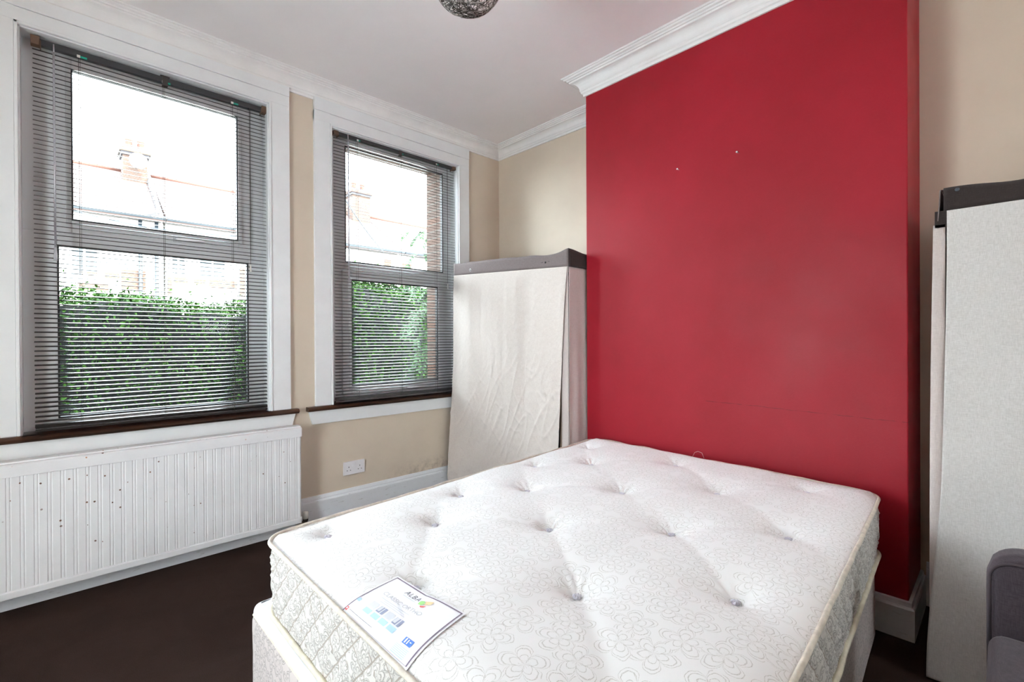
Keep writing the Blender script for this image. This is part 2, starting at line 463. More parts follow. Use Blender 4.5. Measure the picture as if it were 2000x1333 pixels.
# unseen sides behind the camera: walls with openings added to let in fill daylight
b = MB()
LY0, LY1, LZ0, LZ1 = 1.00, 1.70, .35, 1.88
b.box(XL - .3, XL, YB - .2, LY0, -.3, 3.1); b.box(XL - .3, XL, LY1, YW, -.3, 3.1)
b.box(XL - .3, XL, LY0, LY1, -.3, LZ0); b.box(XL - .3, XL, LY0, LY1, LZ1, 3.1)
tag(b.build('wall_front', M['beige']), kind='structure')
b = MB()
BX0, BX1, BZ0, BZ1 = 1.45, 1.85, 1.3, 2.25  # smaller unseen opening in the rear wall, also added for fill daylight
b.box(XL - .3, BX0, YB - .3, YB, -.3, 3.1); b.box(BX1, XA + .3, YB - .3, YB, -.3, 3.1)
b.box(BX0, BX1, YB - .3, YB, -.3, BZ0); b.box(BX0, BX1, YB - .3, YB, BZ1, 3.1)
tag(b.build('wall_back', M['beige']), kind='structure')
b = MB(); b.box(XL - .3, XA + .3, YB - .3, 3.33, ZC, ZC + .3)
tag(b.build('ceiling', M['ceiling']), kind='structure')
b = MB(); b.box(XL - .3, XA + .3, YB - .3, 3.33, -.3, 0)
tag(b.build('floor', M['carpet']), kind='structure')

def sweep(path, prof, closed, drop=None):
    """profile (p = out from wall into the room, z); path traversed with the room on its right hand"""
    b = MB(); K = len(path); n = len(prof); P = [Vector((p[0], p[1], 0)) for p in path]
    for i in range(K):
        ns = []
        if closed or i > 0:
            d = (P[i] - P[i - 1]).normalized(); ns.append(Vector((d.y, -d.x, 0)))
        if closed or i < K - 1:
            d = (P[(i + 1) % K] - P[i]).normalized(); ns.append(Vector((d.y, -d.x, 0)))
        mv = ns[0] if len(ns) == 1 else (ns[0] + ns[1]) / (1 + ns[0].dot(ns[1]))
        sc = drop[i] if drop else 1
        for p, z in prof:
            q = P[i] + mv * p
            b.v.append((q.x, q.y, (ZC + z * sc) if drop else z))
    for i in range(K if closed else K - 1):
        j = (i + 1) % K
        for k in range(n):
            l = (k + 1) % n
            b.face((i * n + k, i * n + l, j * n + l, j * n + k))
    if not closed:
        b.face(list(range(n))); b.face([(K - 1) * n + k for k in range(n)][::-1])
    return b
cor = [(-.002, -.1), (-.002, -.100), (.010, -.100), (.012, -.088), (.020, -.084), (.023, -.074)]
for k in range(9):
    a = k / 8 * PI / 2
    cor.append((.026 + .042 * (1 - math.cos(a)), -.072 + .042 * math.sin(a)))
cor += [(.072, -.029), (.074, -.022), (.082, -.021), (.084, -.015), (.090, -.013), (.094, -.015), (.097, -.013), (.098, -.006), (.104, -.007), (.109, -.004), (.110, .004), (-.002, .004)]
cor = cor[1:]
room = [(XL, YW), (.0, YW), (XA, YW), (XA, YC1), (XC, YC1), (XC, YC0), (XA, YC0), (XA, YB), (XL, YB)]
tag(sweep(room, cor, True, [1.15, 1.13, .84, .98, 1.12, 1.14, 1.1, 1.1, 1.1]).build('trim_1', M['cornice']), kind='structure')
sk = [(-.002, 0), (.020, 0), (.020, .150), (.017, .158), (.013, .160), (.013, .168), (.008, .184), (-.002, .186)]
tag(sweep([(XL, YW), (XA, YW)], sk, False).build('baseboard_left', M['skirt']), kind='structure')
tag(sweep([(XA, YW - .02), (XA, YC1)], sk, False).build('baseboard_alcove', M['skirt']), kind='structure')
sk2 = [(-.002, 0), (.020, 0), (.020, .118), (.017, .124), (.012, .126), (.010, .142), (-.002, .146)]
tag(sweep([(XA, YC1), (XC, YC1), (XC, YC0), (XA, YC0)], sk2, False).build('baseboard_chimney', M['skirt']), kind='structure')
tag(sweep([(XA, YC0 - .02), (XA, YB)], sk, False).build('baseboard_right', M['skirt']), kind='structure')

# ------------------------------------------------------------------ windows
def window(idx, W, top, bot, sash_top, sillx, seam=None):
    X0, X1, Z0, Z1 = W
    root = empty('window_%d' % idx, (X0, YW, Z0), kind='structure')
    zt = (top[2] + bot[3]) / 2
    if sash_top: zt = bot[3] + .055
    else: zt = top[2] - .05
    f = MB()
    fy0, fy1 = 3.085, 3.108
    f.ring(X0, X1, zt, Z1, top[0] - (.05 if sash_top else 0), top[1] + (.05 if sash_top else 0), top[2] - (.045 if sash_top else 0), top[3] + (.045 if sash_top else 0), fy0, fy1)
    f.ring(X0, X1, Z0, zt, bot[0] - (0 if sash_top else .05), bot[1] + (0 if sash_top else .05), bot[2] - (0 if sash_top else .05), bot[3] + (0 if sash_top else .045), fy0, fy1)
    f.box(X0, X1, 3.072, 3.09, Z0 + .0, Z0 + .03)
    f.build('window_frame', M['upvc'], root, bevel=.003)
    s = MB(); g = top if sash_top else bot
    s.ring(g[0] - .062, g[1] + .062, g[2] - .060, g[3] + .060, g[0], g[1], g[2], g[3], 3.068, 3.10)
    s.ring(g[0] - .02, g[1] + .02, g[2] - .02, g[3] + .02, g[0], g[1], g[2], g[3], 3.060, 3.075)
    sash = s.build('window_sash', M['upvc'], root, bevel=.004)
    for q in (top, bot):
        yy = 3.066 if q is g else 3.084
        k = MB(); e = .006
        k.ring(q[0] - .001, q[1] + .001, q[2] - .001, q[3] + .001, q[0] + e, q[1] - e, q[2] + e, q[3] - e, yy, yy + .026)
        k.build('gasket', M['gasket'], root)
        p = MB(); p.box(q[0] + .001, q[1] - .001, 3.094, 3.100, q[2] + .001, q[3] - .001)
        p.build('window_pane', M['pane'], root)
    # lever handle on the opening sash
    hx = (g[0] + g[1]) / 2 + .06; hz = g[2] - .035
    h = MB()
    h.box(hx - .018, hx + .018, 3.052, 3.068, hz - .012, hz + .012)
    h.tube([(hx, 3.055, hz), (hx, 3.035, hz), (hx + .02, 3.028, hz), (hx + .12, 3.028, hz + .003)], [.008, .009, .009, .006], 8)
    h.build('window_handle', M['upvc'], root, bevel=.002)
    # timber lining and architrave
    c = MB()
    c.box(X0, X0 + .006, 2.99, fy0, Z0, Z1); c.box(X1 - .006, X1, 2.99, fy0, Z0, Z1); c.box(X0, X1, 2.99, fy0, Z1 - .006, Z1)
    c.build('window_lining', M['gloss'], root)
    a = MB(); w_ = .112; t0 = YW - .020
    a.box(X0 - w_, X0 - .012, t0, YW + .001, Z0 + .006, Z1 + .075)
    a.box(X1 + .012, X1 + (.115 if idx == 1 else .103), t0, YW + .001, Z0 + .006, Z1 + .075)
    a.box(X0 - w_, X1 + (.115 if idx == 1 else .103), t0 - .001, YW + .001, Z1 + .012, Z1 + .072)
    a.box(X0 - w_, X1 + (.115 if idx == 1 else .103), t0 - .004, YW + .001, Z1 + .074, ZC - .085)
    for x in (X0 - .012, X1):      # inner bead
        a.box(x, x + .012, t0 - .005, YW + .001, Z0 + .006, Z1 + .012)
    a.box(X0 - .012, X1 + .012, t0 - .005, YW + .001, Z1, Z1 + .012)
    a.build('window_casing', M['gloss'], root, bevel=.0025)
    sl = MB(); zb = .720; ztp = .748
    prof = [(3.09, zb + .004), (YW - .001, zb)] + [(2.962 - .012 * math.sin(PI * k / 8), zb + (ztp - zb) * k / 8) for k in range(9)] + [(YW, ztp), (3.09, ztp + .004)]
    sl.prism(prof, 'x', X0, X1)
    sl.prism([(YW + .0005, zb), (YW + .0005, ztp)] + [(2.962 - .012 * math.sin(PI * (8 - k) / 8), zb + (ztp - zb) * (8 - k) / 8) for k in range(9)], 'x', sillx[0], sillx[1])
    sl.build('window_sill', M['sill'], root, bevel=.002)
    ap = MB()
    ap.prism([(sillx[0] + .012, zb), (sillx[0] + .035, .636), (sillx[1] - .035, .636), (sillx[1] - .012, zb)], 'y', 2.984, YW + .001)
    ap.build('window_apron', M['gloss'], root, bevel=.002)
    return root
window(1, W1, (.043, .747, 1.737, 2.455), (-.007, .802, .800, 1.618), True, (-.30, 1.045))
window(2, W2, (1.395, 2.195, 1.692, 2.474), (1.428, 2.132, .850, 1.572), False, (1.098, 2.42))

# ------------------------------------------------------------------ venetian blinds
def blind(x0, x1, z0, z1, ladders, wand, cord, slat_m, label, clips, pitch=.0213, tilt=15):
    Y = 3.030
    xm = (x0 + x1) / 2
    root = empty('venetian_blind', (xm, Y, z0), label, 'blind', 'venetian blinds in the windows')
    h = MB(); h.box(x0 + .012, x1 - .012, Y - .013, Y + .013, z1 - .030, z1 + .0)
    h.build('headrail', M['rail'], root, bevel=.003)
    for x, dx in ((x0, 1), (x1, -1)):
        k = MB(); k.box(x - dx * .006, x + dx * .024, Y - .021, Y + .015, z1 - .034, z1 + .006)
        k.box(x + dx * .024, x + dx * .028, Y - .018, Y + .015, z1 - .042, z1 - .008)
        k.build('end_bracket', M['bracket'], root, bevel=.003)
    k = MB(); k.box(xm - .02, xm + .02, Y - .017, Y + .018, z1 + .0, z1 + .005)
    k.box(xm - .012, xm + .012, Y - .018, Y - .013, z1 - .045, z1 + .005); k.box(xm - .012, xm + .012, Y - .018, Y + .01, z1 - .047, z1 - .043)
    k.build('centre_bracket', M['dkbracket'], root, bevel=.001)
    s = MB(); zz = z1 - .050; i = 0; ct, st = math.cos(R(tilt)), math.sin(R(tilt))
    rnd = random.Random(int(x0 * 100) + 7)
    heights = []
    while zz > z0 + .034:
        heights.append(zz); zz -= pitch
    heights += [z0 + .0195 + .0035 * q for q in range(4)]      # the last slats lie stacked on the bottom rail
    for zz in heights:
        dx = rnd.uniform(-.0015, .0015); dz = rnd.uniform(-.0007, .0007)
        if idx_gap(x0, zz): dz -= .003
        prof = []
        for k in range(5):
            u = -.0125 + .025 * k / 4; hgt = .0022 * (1 - (u / .0125) ** 2)
            prof.append((Y + u * ct - hgt * st, zz + dz + u * st + hgt * ct))
        prof += [(p[0], p[1] - .0006) for p in prof[::-1]]
        n = len(s.v)
        for x in (x0 + dx, x1 + dx):
            s.v += [(x, p[0], p[1]) for p in prof]
        for k in range(10):
            l = (k + 1) % 10
            s.face((n + k, n + l, n + 10 + l, n + 10 + k), 0, k not in (4, 9))
        s.face([n + k for k in range(10)]); s.face([n + 10 + k for k in range(10)][::-1])
    s.build('slats', slat_m, root)
    r = MB(); r.box(x0, x1, Y - .013, Y + .013, z0, z0 + .012); r.build('bottom_rail', slat_m, root, bevel=.003)
    for x in ladders:
        l = MB()
        for dy in (-.0132, .0132):
            l.tube([(x, Y + dy, z1 - .03), (x, Y + dy, z0 + .008)], .0007, 4)
        l.tube([(x + .006, Y, z1 - .03), (x + .006, Y, z0 + .008)], .0007, 4)
        l.build('ladder_cord', M['cord'], root)
        c = MB(); c.box(x - .006, x + .006, Y - .0155, Y - .013, z1 - .034, z1 - .022)
        c.build('cord_guide', M['whitecord'], root)
        g = MB(); dx = clips
        g.box(x + dx + .006, x + dx + .030, Y - .0148, Y - .0125, z1 - .033, z1 - .024)
        g.build('cord_clip', M['green'], root)
    wd = MB(); wx, wz = wand
    wd.tube([(wx, Y - .022, z1 - .012), (wx, Y - .026, z1 - .05)], .003, 6)
    wd.tube([(wx, Y - .026, z1 - .05), (wx + .001, Y - .026, wz + .03)], .0042, 6)
    wd.tube([(wx + .001, Y - .026, wz + .035), (wx + .001, Y - .026, wz - .03)], [.005, .0065], 8)
    wd.build('tilt_wand', M['wand'], root)
    cx, cz = cord
    cd = MB()
    for dx in (-.0022, .0022):
        cd.tube([(cx + dx, Y - .017, z1 - .03), (cx + dx * .5, Y - .019, (z1 + cz) / 2), (cx, Y - .018, cz)], .0011, 4)
    cd.build('pull_cord', M['cord'], root)
    ts = MB(); ts.lathe([(.0005, .0), (.003, -.002), (.0045, -.03), (.005, -.042), (.0005, -.042)], (cx, Y - .018, cz), 10)
    ts.build('cord_tassel', M['whitecord'], root)
    return root
def idx_gap(x0, z): return x0 < 0 and abs(z - 1.665) < .011
blind(-.083, .885, .752, 2.532, (.070, .394, .709), (-.014, 1.56), (.797, 1.60), M['slat'],
      'dark slatted venetian blind with a clear tilt wand in the large window above the radiator', 0)
blind(1.296, 2.266, .752, 2.535, (1.455, 1.785, 2.092), (1.383, 1.59), (2.189, 1.60), M['slat2'],
      'grey slatted venetian blind in the narrower window beside the cloth wardrobe', -.012)

# ------------------------------------------------------------------ radiator
RX0, RX1 = -.62, 1.030
root = empty('radiator', ((RX0 + RX1) / 2, 2.92, 0), 'long white ribbed panel radiator with chipped rusty paint under the large window', 'radiator')
b = MB(); zt, zb = .600, .112; y = 2.890
prof = []
x = RX0 + .012; pitch = .0415
while x < RX1 - .03:
    prof += [(x, y), (x + .0235, y), (x + .0262, y + .0026), (x + .0295, y + .001), (x + .0345, y + .001), (x + .0375, y + .0026)]
    x += pitch
prof += [(RX1 - .008, y), (RX1, y + .006)]
b.prism([(RX0, y + .006)] + prof + [(RX1, y + .02), (RX0, y + .02)], 'z', zb, zt)
b.build('front_panel', M['rad'], root, bevel=.0012)
b = MB(); b.prism([(y - .003, .080), (y - .003, .108), (y + .004, .116), (y + .02, .116), (y + .02, .080)], 'x', RX0, RX1)
b.build('bottom_seam', M['rad'], root, bevel=.002)
b = MB(); b.box(RX0, RX1, 2.965, 2.978, .09, .62); b.build('back_panel', M['rad'], root)
b = MB()
b.prism([(2.882, .592), (2.882, .640), (2.888, .646), (2.902, .646), (2.902, .652), (2.912, .655), (2.955, .655), (2.955, .592)], 'x', RX0, RX1 + .002)
b.build('top_casing', M['rad'], root, bevel=.0015)
b = MB(); b.box(RX1 - .012, RX1 - .003, y + .008, 2.975, .10, .60); b.build('side_panel', M['rad'], root)
b = MB(); b.tube([(RX1 - .02, 2.93, .062), (1.066, 2.93, .062)], .011, 10); b.tube([(1.066, 2.93, 0.0), (1.066, 2.93, .078)], [.0085, .0125], 10)
b.lathe([(.016, .04), (.018, .046), (.018, .054), (.016, .060)], (1.066, 2.93, 0), 8); b.lathe([(.016, .070), (.017, .075), (.016, .084)], (1.066, 2.93, 0), 6)
v = b.build('valve', M['brass'], root)
b = MB(); b.lathe([(.001, .084), (.0165, .084), (.0175, .09), (.0165, .124), (.001, .127)], (1.066, 2.93, 0), 14)
o = b.build('valve_cap', M['capgrey']); o.parent = v; o.location = (0, 0, 0)
for xx in (-.3, .7):
    b = MB(); b.box(xx - .02, xx + .02, 2.96, 2.979, .15, .5); b.build('wall_bracket', M['rad'], root)

# ------------------------------------------------------------------ socket
root = empty('wall_socket', (1.406, 3.0, .318), 'white double plug socket on the beige wall below the narrower window', 'socket')
b = MB(); b.box(1.333, 1.479, 2.990, 3.001, .275, .361); b.build('faceplate', M['plate'], root, bevel=.002)
for dx in (-.0095, .0095):
    b = MB(); b.box(1.406 + dx - .0055, 1.406 + dx + .0055, 2.9865, 2.992, .327, .348)
    b.build('rocker_switch', M['plate'], root, bevel=.001)
for cx in (1.368, 1.444):
    for dx, dz, w_, h_ in ((0, .013, .004, .008), (-.011, -.009, .0065, .004), (.011, -.009, .0065, .004)):
        b = MB(); b.box(cx + dx - w_ / 2, cx + dx + w_ / 2, 2.9895, 2.995, .312 + dz - h_ / 2, .312 + dz + h_ / 2)
        b.build('pin_hole', M['hole'], root)

# ------------------------------------------------------------------ nails in the red wall
for (yy, zz, lb) in ((1.189, 2.048, 'small pale nail in the red wall, the one nearer the windows'), (.888, 2.050, 'small pale nail in the red wall, the one farther from the windows')):
    b = MB(); b.lathe([(.0002, 0), (.0042, 0), (.0045, .0015), (.0016, .002), (.0014, .022)], (0, 0, 0), 10, axis='x')
    b.v = [(XC - .020 + p[0], yy + p[1], zz + p[2]) for p in b.v]
    tag(b.build('wall_nail', M['nail'], org=(XC, yy, zz)), lb, 'nail', 'nails in the red wall')

# ------------------------------------------------------------------ bed
def smooth(e0, e1, x):
    t = max(0, min(1, (x - e0) / (e1 - e0))); return t * t * (3 - 2 * t)
FL, FR, HR, HL = Vector((.447, 1.560)), Vector((.447, .235)), Vector((2.262, .335)), Vector((2.325, 1.715))
def outline(corners, rad, N, inset=0):
    """rounded quadrilateral, points and arclength; head edge bows towards the wall"""
    P = [Vector(c) for c in corners]; cen = sum(P, Vector((0, 0))) / 4
    pts = []
    K = len(P)
    for i in range(K):
        a, c, d = P[i - 1], P[i], P[(i + 1) % K]
        u = (a - c).normalized(); v = (d - c).normalized()
        ang = u.angle(v); tl = rad / math.tan(ang / 2)
        bis = (u + v).normalized(); o = c + bis * (rad / math.sin(ang / 2))
        s = c + u * tl; e = c + v * tl
        a0 = math.atan2(s.y - o.y, s.x - o.x); a1 = math.atan2(e.y - o.y, e.x - o.x)
        while a1 - a0 > PI: a1 -= 2 * PI
        while a1 - a0 < -PI: a1 += 2 * PI
        for k in range(25):
            aa = a0 + (a1 - a0) * k / 24
            pts.append(o + Vector((math.cos(aa), math.sin(aa))) * rad)
    L = [0]
    for i in range(len(pts)): L.append(L[-1] + (pts[(i + 1) % len(pts)] - pts[i]).length)
    out = []; j = 0
    for k in range(N):
        t = L[-1] * k / N
        while L[j + 1] < t: j += 1
        f = (t - L[j]) / max(1e-9, L[j + 1] - L[j])
        out.append(pts[j] * (1 - f) + pts[(j + 1) % len(pts)] * f)
    res = []
    for i, p in enumerate(out):
        tn = (out[(i + 1) % N] - out[i - 1]).normalized(); nr = Vector((tn.y, -tn.x))
        if nr.dot(p - cen) < 0: nr = -nr
        q = p - nr * inset
        res.append((q, nr, L[-1] * i / N))
    return res, L[-1]
NB = 760
OL, PER = outline((FL, HL, HR, FR), .085, NB)
ZE = .560     # height of the top piping
TUFTS = [(.596, 1.455), (1.118, 1.461), (1.623, 1.545), (2.095, 1.586), (.88, 1.288), (1.345, 1.323), (1.834, 1.374), (.625, .999), (1.116, 1.001),
         (1.582, 1.038), (2.103, 1.083), (.878, .701), (1.362, .716), (1.844, .78), (.63, .410), (1.119, .431), (1.589, .457), (2.111, .543)]
def edge_dist(p):
    best = 9
    for a, c in ((FL, HL), (HL, HR), (HR, FR), (FR, FL)):
        e = (c - a).normalized(); n = Vector((-e.y, e.x)); best = min(best, abs((p - a).dot(n)))
    return best
def ztop(x, y):
    p = Vector((x, y)); d = edge_dist(p)
    z = ZE + .028 * (1 - math.exp(-d / .045)) + .005 * noise.noise(Vector((x * 3, y * 3, 0)))
    for i, (tx, ty) in enumerate(TUFTS):
        dx, dy = x - tx, y - ty; r = math.hypot(dx, dy)
        if r > .5: continue
        th = math.atan2(dy, dx)
        z -= .040 * math.exp(-math.sqrt(r * r + .00009) / .034) + .012 * math.exp(-(r / .11) ** 2)
        z -= .0022 * math.cos(11 * th + i) * math.exp(-((r - .035) / .028) ** 2)
        # pulled creases towards the neighbouring tufts (both diagonals)
        for ux, uy in ((.655, .755), (.655, -.755), (-.655, .755), (-.655, -.755)):
            al = dx * ux + dy * uy; ac = dx * -uy + dy * ux
            if 0 < al < .32: z -= .0028 * math.exp(-(ac / .022) ** 2) * math.sin(PI * al / .32) ** .7 * (1 - .45 * al / .32)
    return z
mroot = empty('mattress', (1.37, .96, .345), 'white floral double mattress with deep tufts and a sewn-on paper label at the foot corner', 'mattress')
cen = (FL + FR + HL + HR) / 4
b = MB(); NR = 112
b.v = []
for j in range(NR + 1):
    s_ = 1 - j / NR
    s_ = 1 - (1 - s_) ** 1.0
    for i in range(NB):
        p = cen + (OL[i][0] - cen) * s_
        if j == NR and i > 0: pass
        b.v.append((p.x, p.y, ztop(p.x, p.y) if j else ZE))
for j in range(NR - 1):
    for i in range(NB):
        k = (i + 1) % NB
        a, c_, d_, e_ = j * NB + i, j * NB + k, (j + 1) * NB + k, (j + 1) * NB + i
        b.face((a, c_, d_, e_), 0, True, [(b.v[q][0], b.v[q][1]) for q in (a, c_, d_, e_)])
base_ = (NR - 1) * NB; b.v[NR * NB] = (cen.x, cen.y, ztop(cen.x, cen.y)); b.v = b.v[:NR * NB + 1]
for i in range(NB):
    tri = (base_ + i, base_ + (i + 1) % NB, NR * NB)
    b.face(tri, 0, True, [(b.v[q][0], b.v[q][1]) for q in tri])
b.build('top_panel', M['tick'], mroot)
# quilted side border
ZB = .352; NS = 1080; OS, PS = outline((FL, HL, HR, FR), .085, NS)
def side(u, v):
    i = int(round(u * NS)) % NS; p, nr, s_ = OS[i]
    a = s_ / .082; c_ = v * 2.6
    q = abs(math.sin(PI * (a + c_))) * abs(math.sin(PI * (a - c_)))
    puff = .0068 * q ** .42
    bul = .006 * math.sin(PI * v) - .010
    wr = .0022 * noise.noise(Vector((s_ * 25, v * 6, 3))) + .0035 * (1 - abs(noise.noise(Vector((s_ * 9, v * 9 , 5)))) * 2) ** 5
    ed = min(1, v / .05, (1 - v) / .05)
    q2 = p + nr * (puff * ed + bul * ed + wr * ed - .004 * (1 - v) + .004)
    return (q2.x, q2.y, ZB + (ZE - ZB) * v)
b = MB(); b.grid(NS, 40, side, 0, True, lambda u, v: (u * PS, v * (ZE - ZB)), wrap=True)
b.build('side_border', M['tickside'], mroot)
b = MB(); q = [OS[i][0] for i in range(0, NS, 12)]
n0 = len(b.v); b.v += [(p.x, p.y, ZB) for p in q]; b.face(list(range(len(q))))
b.build('underside', M['piping'], mroot)
def pipe_path(z, off, wob=.0012):
    out = []
    for i in range(0, NB, 2):
        p, nr, s_ = OL[i]; w_ = wob * noise.noise(Vector((s_ * 9, z * 10, 0))) * 3
        out.append((p.x + nr.x * (off + w_), p.y + nr.y * (off + w_), z + w_))
    return out
b = MB(); b.tube(pipe_path(ZE + .001, .004), .0062, 8, closed=True); b.build('top_piping', M['piping'], mroot)
b = MB(); b.tube(pipe_path(ZB + .001, .003), .0075, 8, closed=True); b.build('bottom_piping', M['piping2'], mroot)
# fluffy felt tufts
b = MB(); rnd = random.Random(3)
b.lathe([(.0005, .004), (.005, .0045), (.0085, .002), (.009, -.001), (.004, -.003)], (0, 0, 0), 10)
for k in range(9):
    a = k * .7; b.tube([(0, 0, .001), (.006 * math.cos(a), .006 * math.sin(a), .005 + .002 * rnd.random()), (.011 * math.cos(a), .011 * math.sin(a), .003)], .0016, 4)
tf = b.build('tuft', M['tuft'])
for i, (x, y) in enumerate(TUFTS):
    o = tf if i == 0 else tf.copy()
    if i: C.objects.link(o)
    o.parent = mroot; o.location = (x - 1.37, y - .96, ztop(x, y) + .006 - .345); o.rotation_euler.z = i * 1.3
# loose thread on the far edge
b = MB(); b.tube([(2.31, 1.10, .562), (2.315, 1.09, .585), (2.318, 1.075, .592), (2.318, 1.055, .588), (2.31, 1.04, .566)], .0006, 4)
b.build('loose_thread', M['whitecord'], mroot)

# sewn label
TL, TR, BL, BR = Vector((.591, 1.025)), Vector((.601, .780)), Vector((.443 + .004, 1.019)), Vector((.438 + .010, .752))
def lab(s, t):
    p = TL * (1 - s) * (1 - t) + TR * s * (1 - t) + BL * (1 - s) * t + BR * s * t
    # the long sides bow outwards a little
    return p
def labz(x, y, lift=0):
    d = edge_dist(Vector((x, y)))
    z0 = ZE + .024 * (1 - math.exp(-d / .045)) - .004
    return max(ztop(x, y), z0) + .0025 + lift
def lab3(s, t, lift=0):
    sx = s + .0; tt = t
    p = lab(sx, tt); return (p.x, p.y, labz(p.x, p.y, lift))
b = MB(); b.grid(40, 26, lambda u, v: lab3(-.02 + 1.04 * u, -.03 + 1.05 * v))
lroot = b.build('sewn_label', M['paper'], mroot); lroot['label'] = 'white satin label with purple border'
lroot['_w'] = (0, 0, 0)
LW = Vector(mroot.location)
def lpart(b, name, m, ):
    o = b.build(name, m); o.parent = lroot; o.matrix_parent_inverse = Matrix.Translation(Vector((0, 0, 0))); o.location = (0, 0, 0)
    return o
def strip(b, s0, s1, t0, t1, lift=.0006, nu=8, nv=4, mi=0):
    b.grid(nu, nv, lambda u, v: lab3(s0 + (s1 - s0) * u, t0 + (t1 - t0) * v, lift), mi)
b = MB()
strip(b, 0, 1, 0, .022, nu=30, nv=2); strip(b, 0, 1, .985, 1.005, nu=30, nv=2); strip(b, 0, .012, 0, 1, nu=2, nv=20); strip(b, .986, 1.0, 0, 1, nu=2, nv=20)
lpart(b, 'label_border', M['l_purple'])
def text(body, s0, t_base, size_s, size_t, m, name, shear=0.0, space=1.0):
    cu = bpy.data.curves.new(name, 'FONT'); cu.body = body; cu.size = 1; cu.shear = shear; cu.space_character = space
    o = bpy.data.objects.new(name, cu); C.objects.link(o)
    bpy.context.view_layer.update()
    me = bpy.data.meshes.new_from_object(o.evaluated_get(bpy.context.evaluated_depsgraph_get()))
    bpy.data.objects.remove(o); bpy.data.curves.remove(cu)
    xs = [v.co.x for v in me.vertices]; ys = [v.co.y for v in me.vertices]
    wx = max(xs) - min(xs); mx = min(xs); cap = max(ys)
    for v in me.vertices:
        s = s0 + (v.co.x - mx) / wx * size_s; t = t_base - v.co.y / cap * size_t
        v.co = lab3(s, t, .0008)
    me.materials.clear(); me.materials.append(m)
    ob = bpy.data.objects.new(name, me); C.objects.link(ob); ob.parent = lroot
    return ob
text('ALBA', .285, .195, .225, .085, M['l_dark'], 'lettering', .15, 1.15)
text('CLASSIC ORTHO', .135, .425, .575, .075, M['l_grey'], 'lettering', 0, 1.0)
b = MB(); strip(b, .30, .50, .222, .234, nu=8, nv=2); strip(b, .18, .62, .475, .487, nu=8, nv=2); strip(b, .25, .56, .51, .52, nu=8, nv=2); strip(b, .22, .6, .545, .555, nu=8, nv=2)
lpart(b, 'fine_print', M['l_ltgrey'])
b = MB()
def poly(b, pts, mi):
    n = len(b.v); b.v += [lab3(s, t, .0009) for s, t in pts]; b.face(range(n, n + len(pts)), mi)
poly(b, [(.545, .245), (.530, .20), (.535, .16), (.565, .14), (.595, .165), (.600, .21), (.585, .245)], 0)
poly(b, [(.575, .135), (.66, .075), (.665, .15), (.625, .205), (.605, .20), (.60, .16)], 1)
poly(b, [(.585, .262), (.645, .215), (.640, .255), (.607, .285)], 2)
lpart(b, 'logo', [M['l_green'], M['l_orange'], M['l_red']])
b = MB()
for k, s in enumerate((.17, .30, .425, .55)):
    strip(b, s, s + .10, .60, .72, mi=(2, 1, 2, 1)[k], nu=3, nv=3)
    strip(b, s + .01, s + .11, .745, .825, mi=0, nu=3, nv=3)
    if k in (1, 3):
        strip(b, s + .005, s + .04, .60, .70, .0009, 2, 2, 2); strip(b, s + .055, s + .07, .60, .72, .0009, 2, 2, 2)
lpart(b, 'icon', [M['l_ltblue'], M['l_slate'], M['l_ltgrey']])
b = MB(); strip(b, .80, .91, .745, .83, nu=3, nv=3); strip(b, .82, .835, .755, .82, .0012, 2, 2, 1); strip(b, .85, .862, .76, .82, .0012, 2, 2, 1); strip(b, .875, .895, .775, .787, .0012, 2, 2, 1)
lpart(b, 'badge', [M['l_blue'], M['paper']])
b = MB(); strip(b, .01, .055, .70, .76, nu=3, nv=3); lpart(b, 'badge', M['l_ltblue'])
b = MB()
for k in range(6): strip(b, .76, .93, .865 + k * .019, .871 + k * .019, nu=3, nv=2, mi=0)
lpart(b, 'fine_print', M['l_ltblue'])
b = MB(); strip(b, .055, .44, .915, .920, nu=10, nv=2); lpart(b, 'fine_print', M['l_dark'])
b = MB(); strip(b, .008, .040, .90, .955, nu=3, nv=3, mi=0); strip(b, .016, .032, .915, .94, .0011, 2, 2, 1)
lpart(b, 'badge', [M['l_red'], M['paper']])

# divan base
BC = (Vector((.428, 1.652)), Vector((2.285, 1.712)), Vector((2.235, .345)), Vector((.428, .245)))
OB, PB = outline(BC, .030, 400)
droot = empty('divan_base', (1.35, .98, 0), 'taupe floral divan bed base beneath the mattress', 'bed base')
b = MB()
def dsd(u, v):
    p, nr, s_ = OB[int(round(u * 400)) % 400]; w_ = .002 * noise.noise(Vector((s_ * 5, v * 3, 1))) - .006 * smooth(.9, 1, v)
    return (p.x + nr.x * w_, p.y + nr.y * w_, .045 + .262 * v)
b.grid(400, 12, dsd, 0, True, lambda u, v: (u * PB, v * .27), wrap=True)
b.build('side_fabric', M['tickbase'], droot)
b = MB()
def dtop(u, v):
    p, nr, s_ = OB[int(round(u * 400)) % 400]
    a = v * PI / 2; off = -.003 - .022 * (1 - math.cos(a)); z = .306 + .028 * math.sin(a) + .0015 * noise.noise(Vector((s_ * 30, v * 2, 0)))
    return (p.x + nr.x * off, p.y + nr.y * off, z)
b.grid(400, 8, dtop, 0, True, None, wrap=True)
n = len(b.v); q = [OB[i] for i in range(0, 400, 5)]; b.v += [(p.x - nr.x * .025, p.y - nr.y * .025, .334) for p, nr, s_ in q]; b.face(range(n, n + len(q)))
b.build('top_platform', M['satin'], droot)
b = MB(); b.tube([(p.x - nr.x * .003, p.y - nr.y * .003, .306) for p, nr, s_ in OB[::2]], .0035, 6, closed=True); b.build('edge_piping', M['piping2'], droot)
b = MB(); n = 0; q = [OB[i] for i in range(0, 400, 5)]; b.v += [(p.x, p.y, .045) for p, nr, s_ in q]; b.face(range(len(q))); b.build('underside', M['inside'], droot)
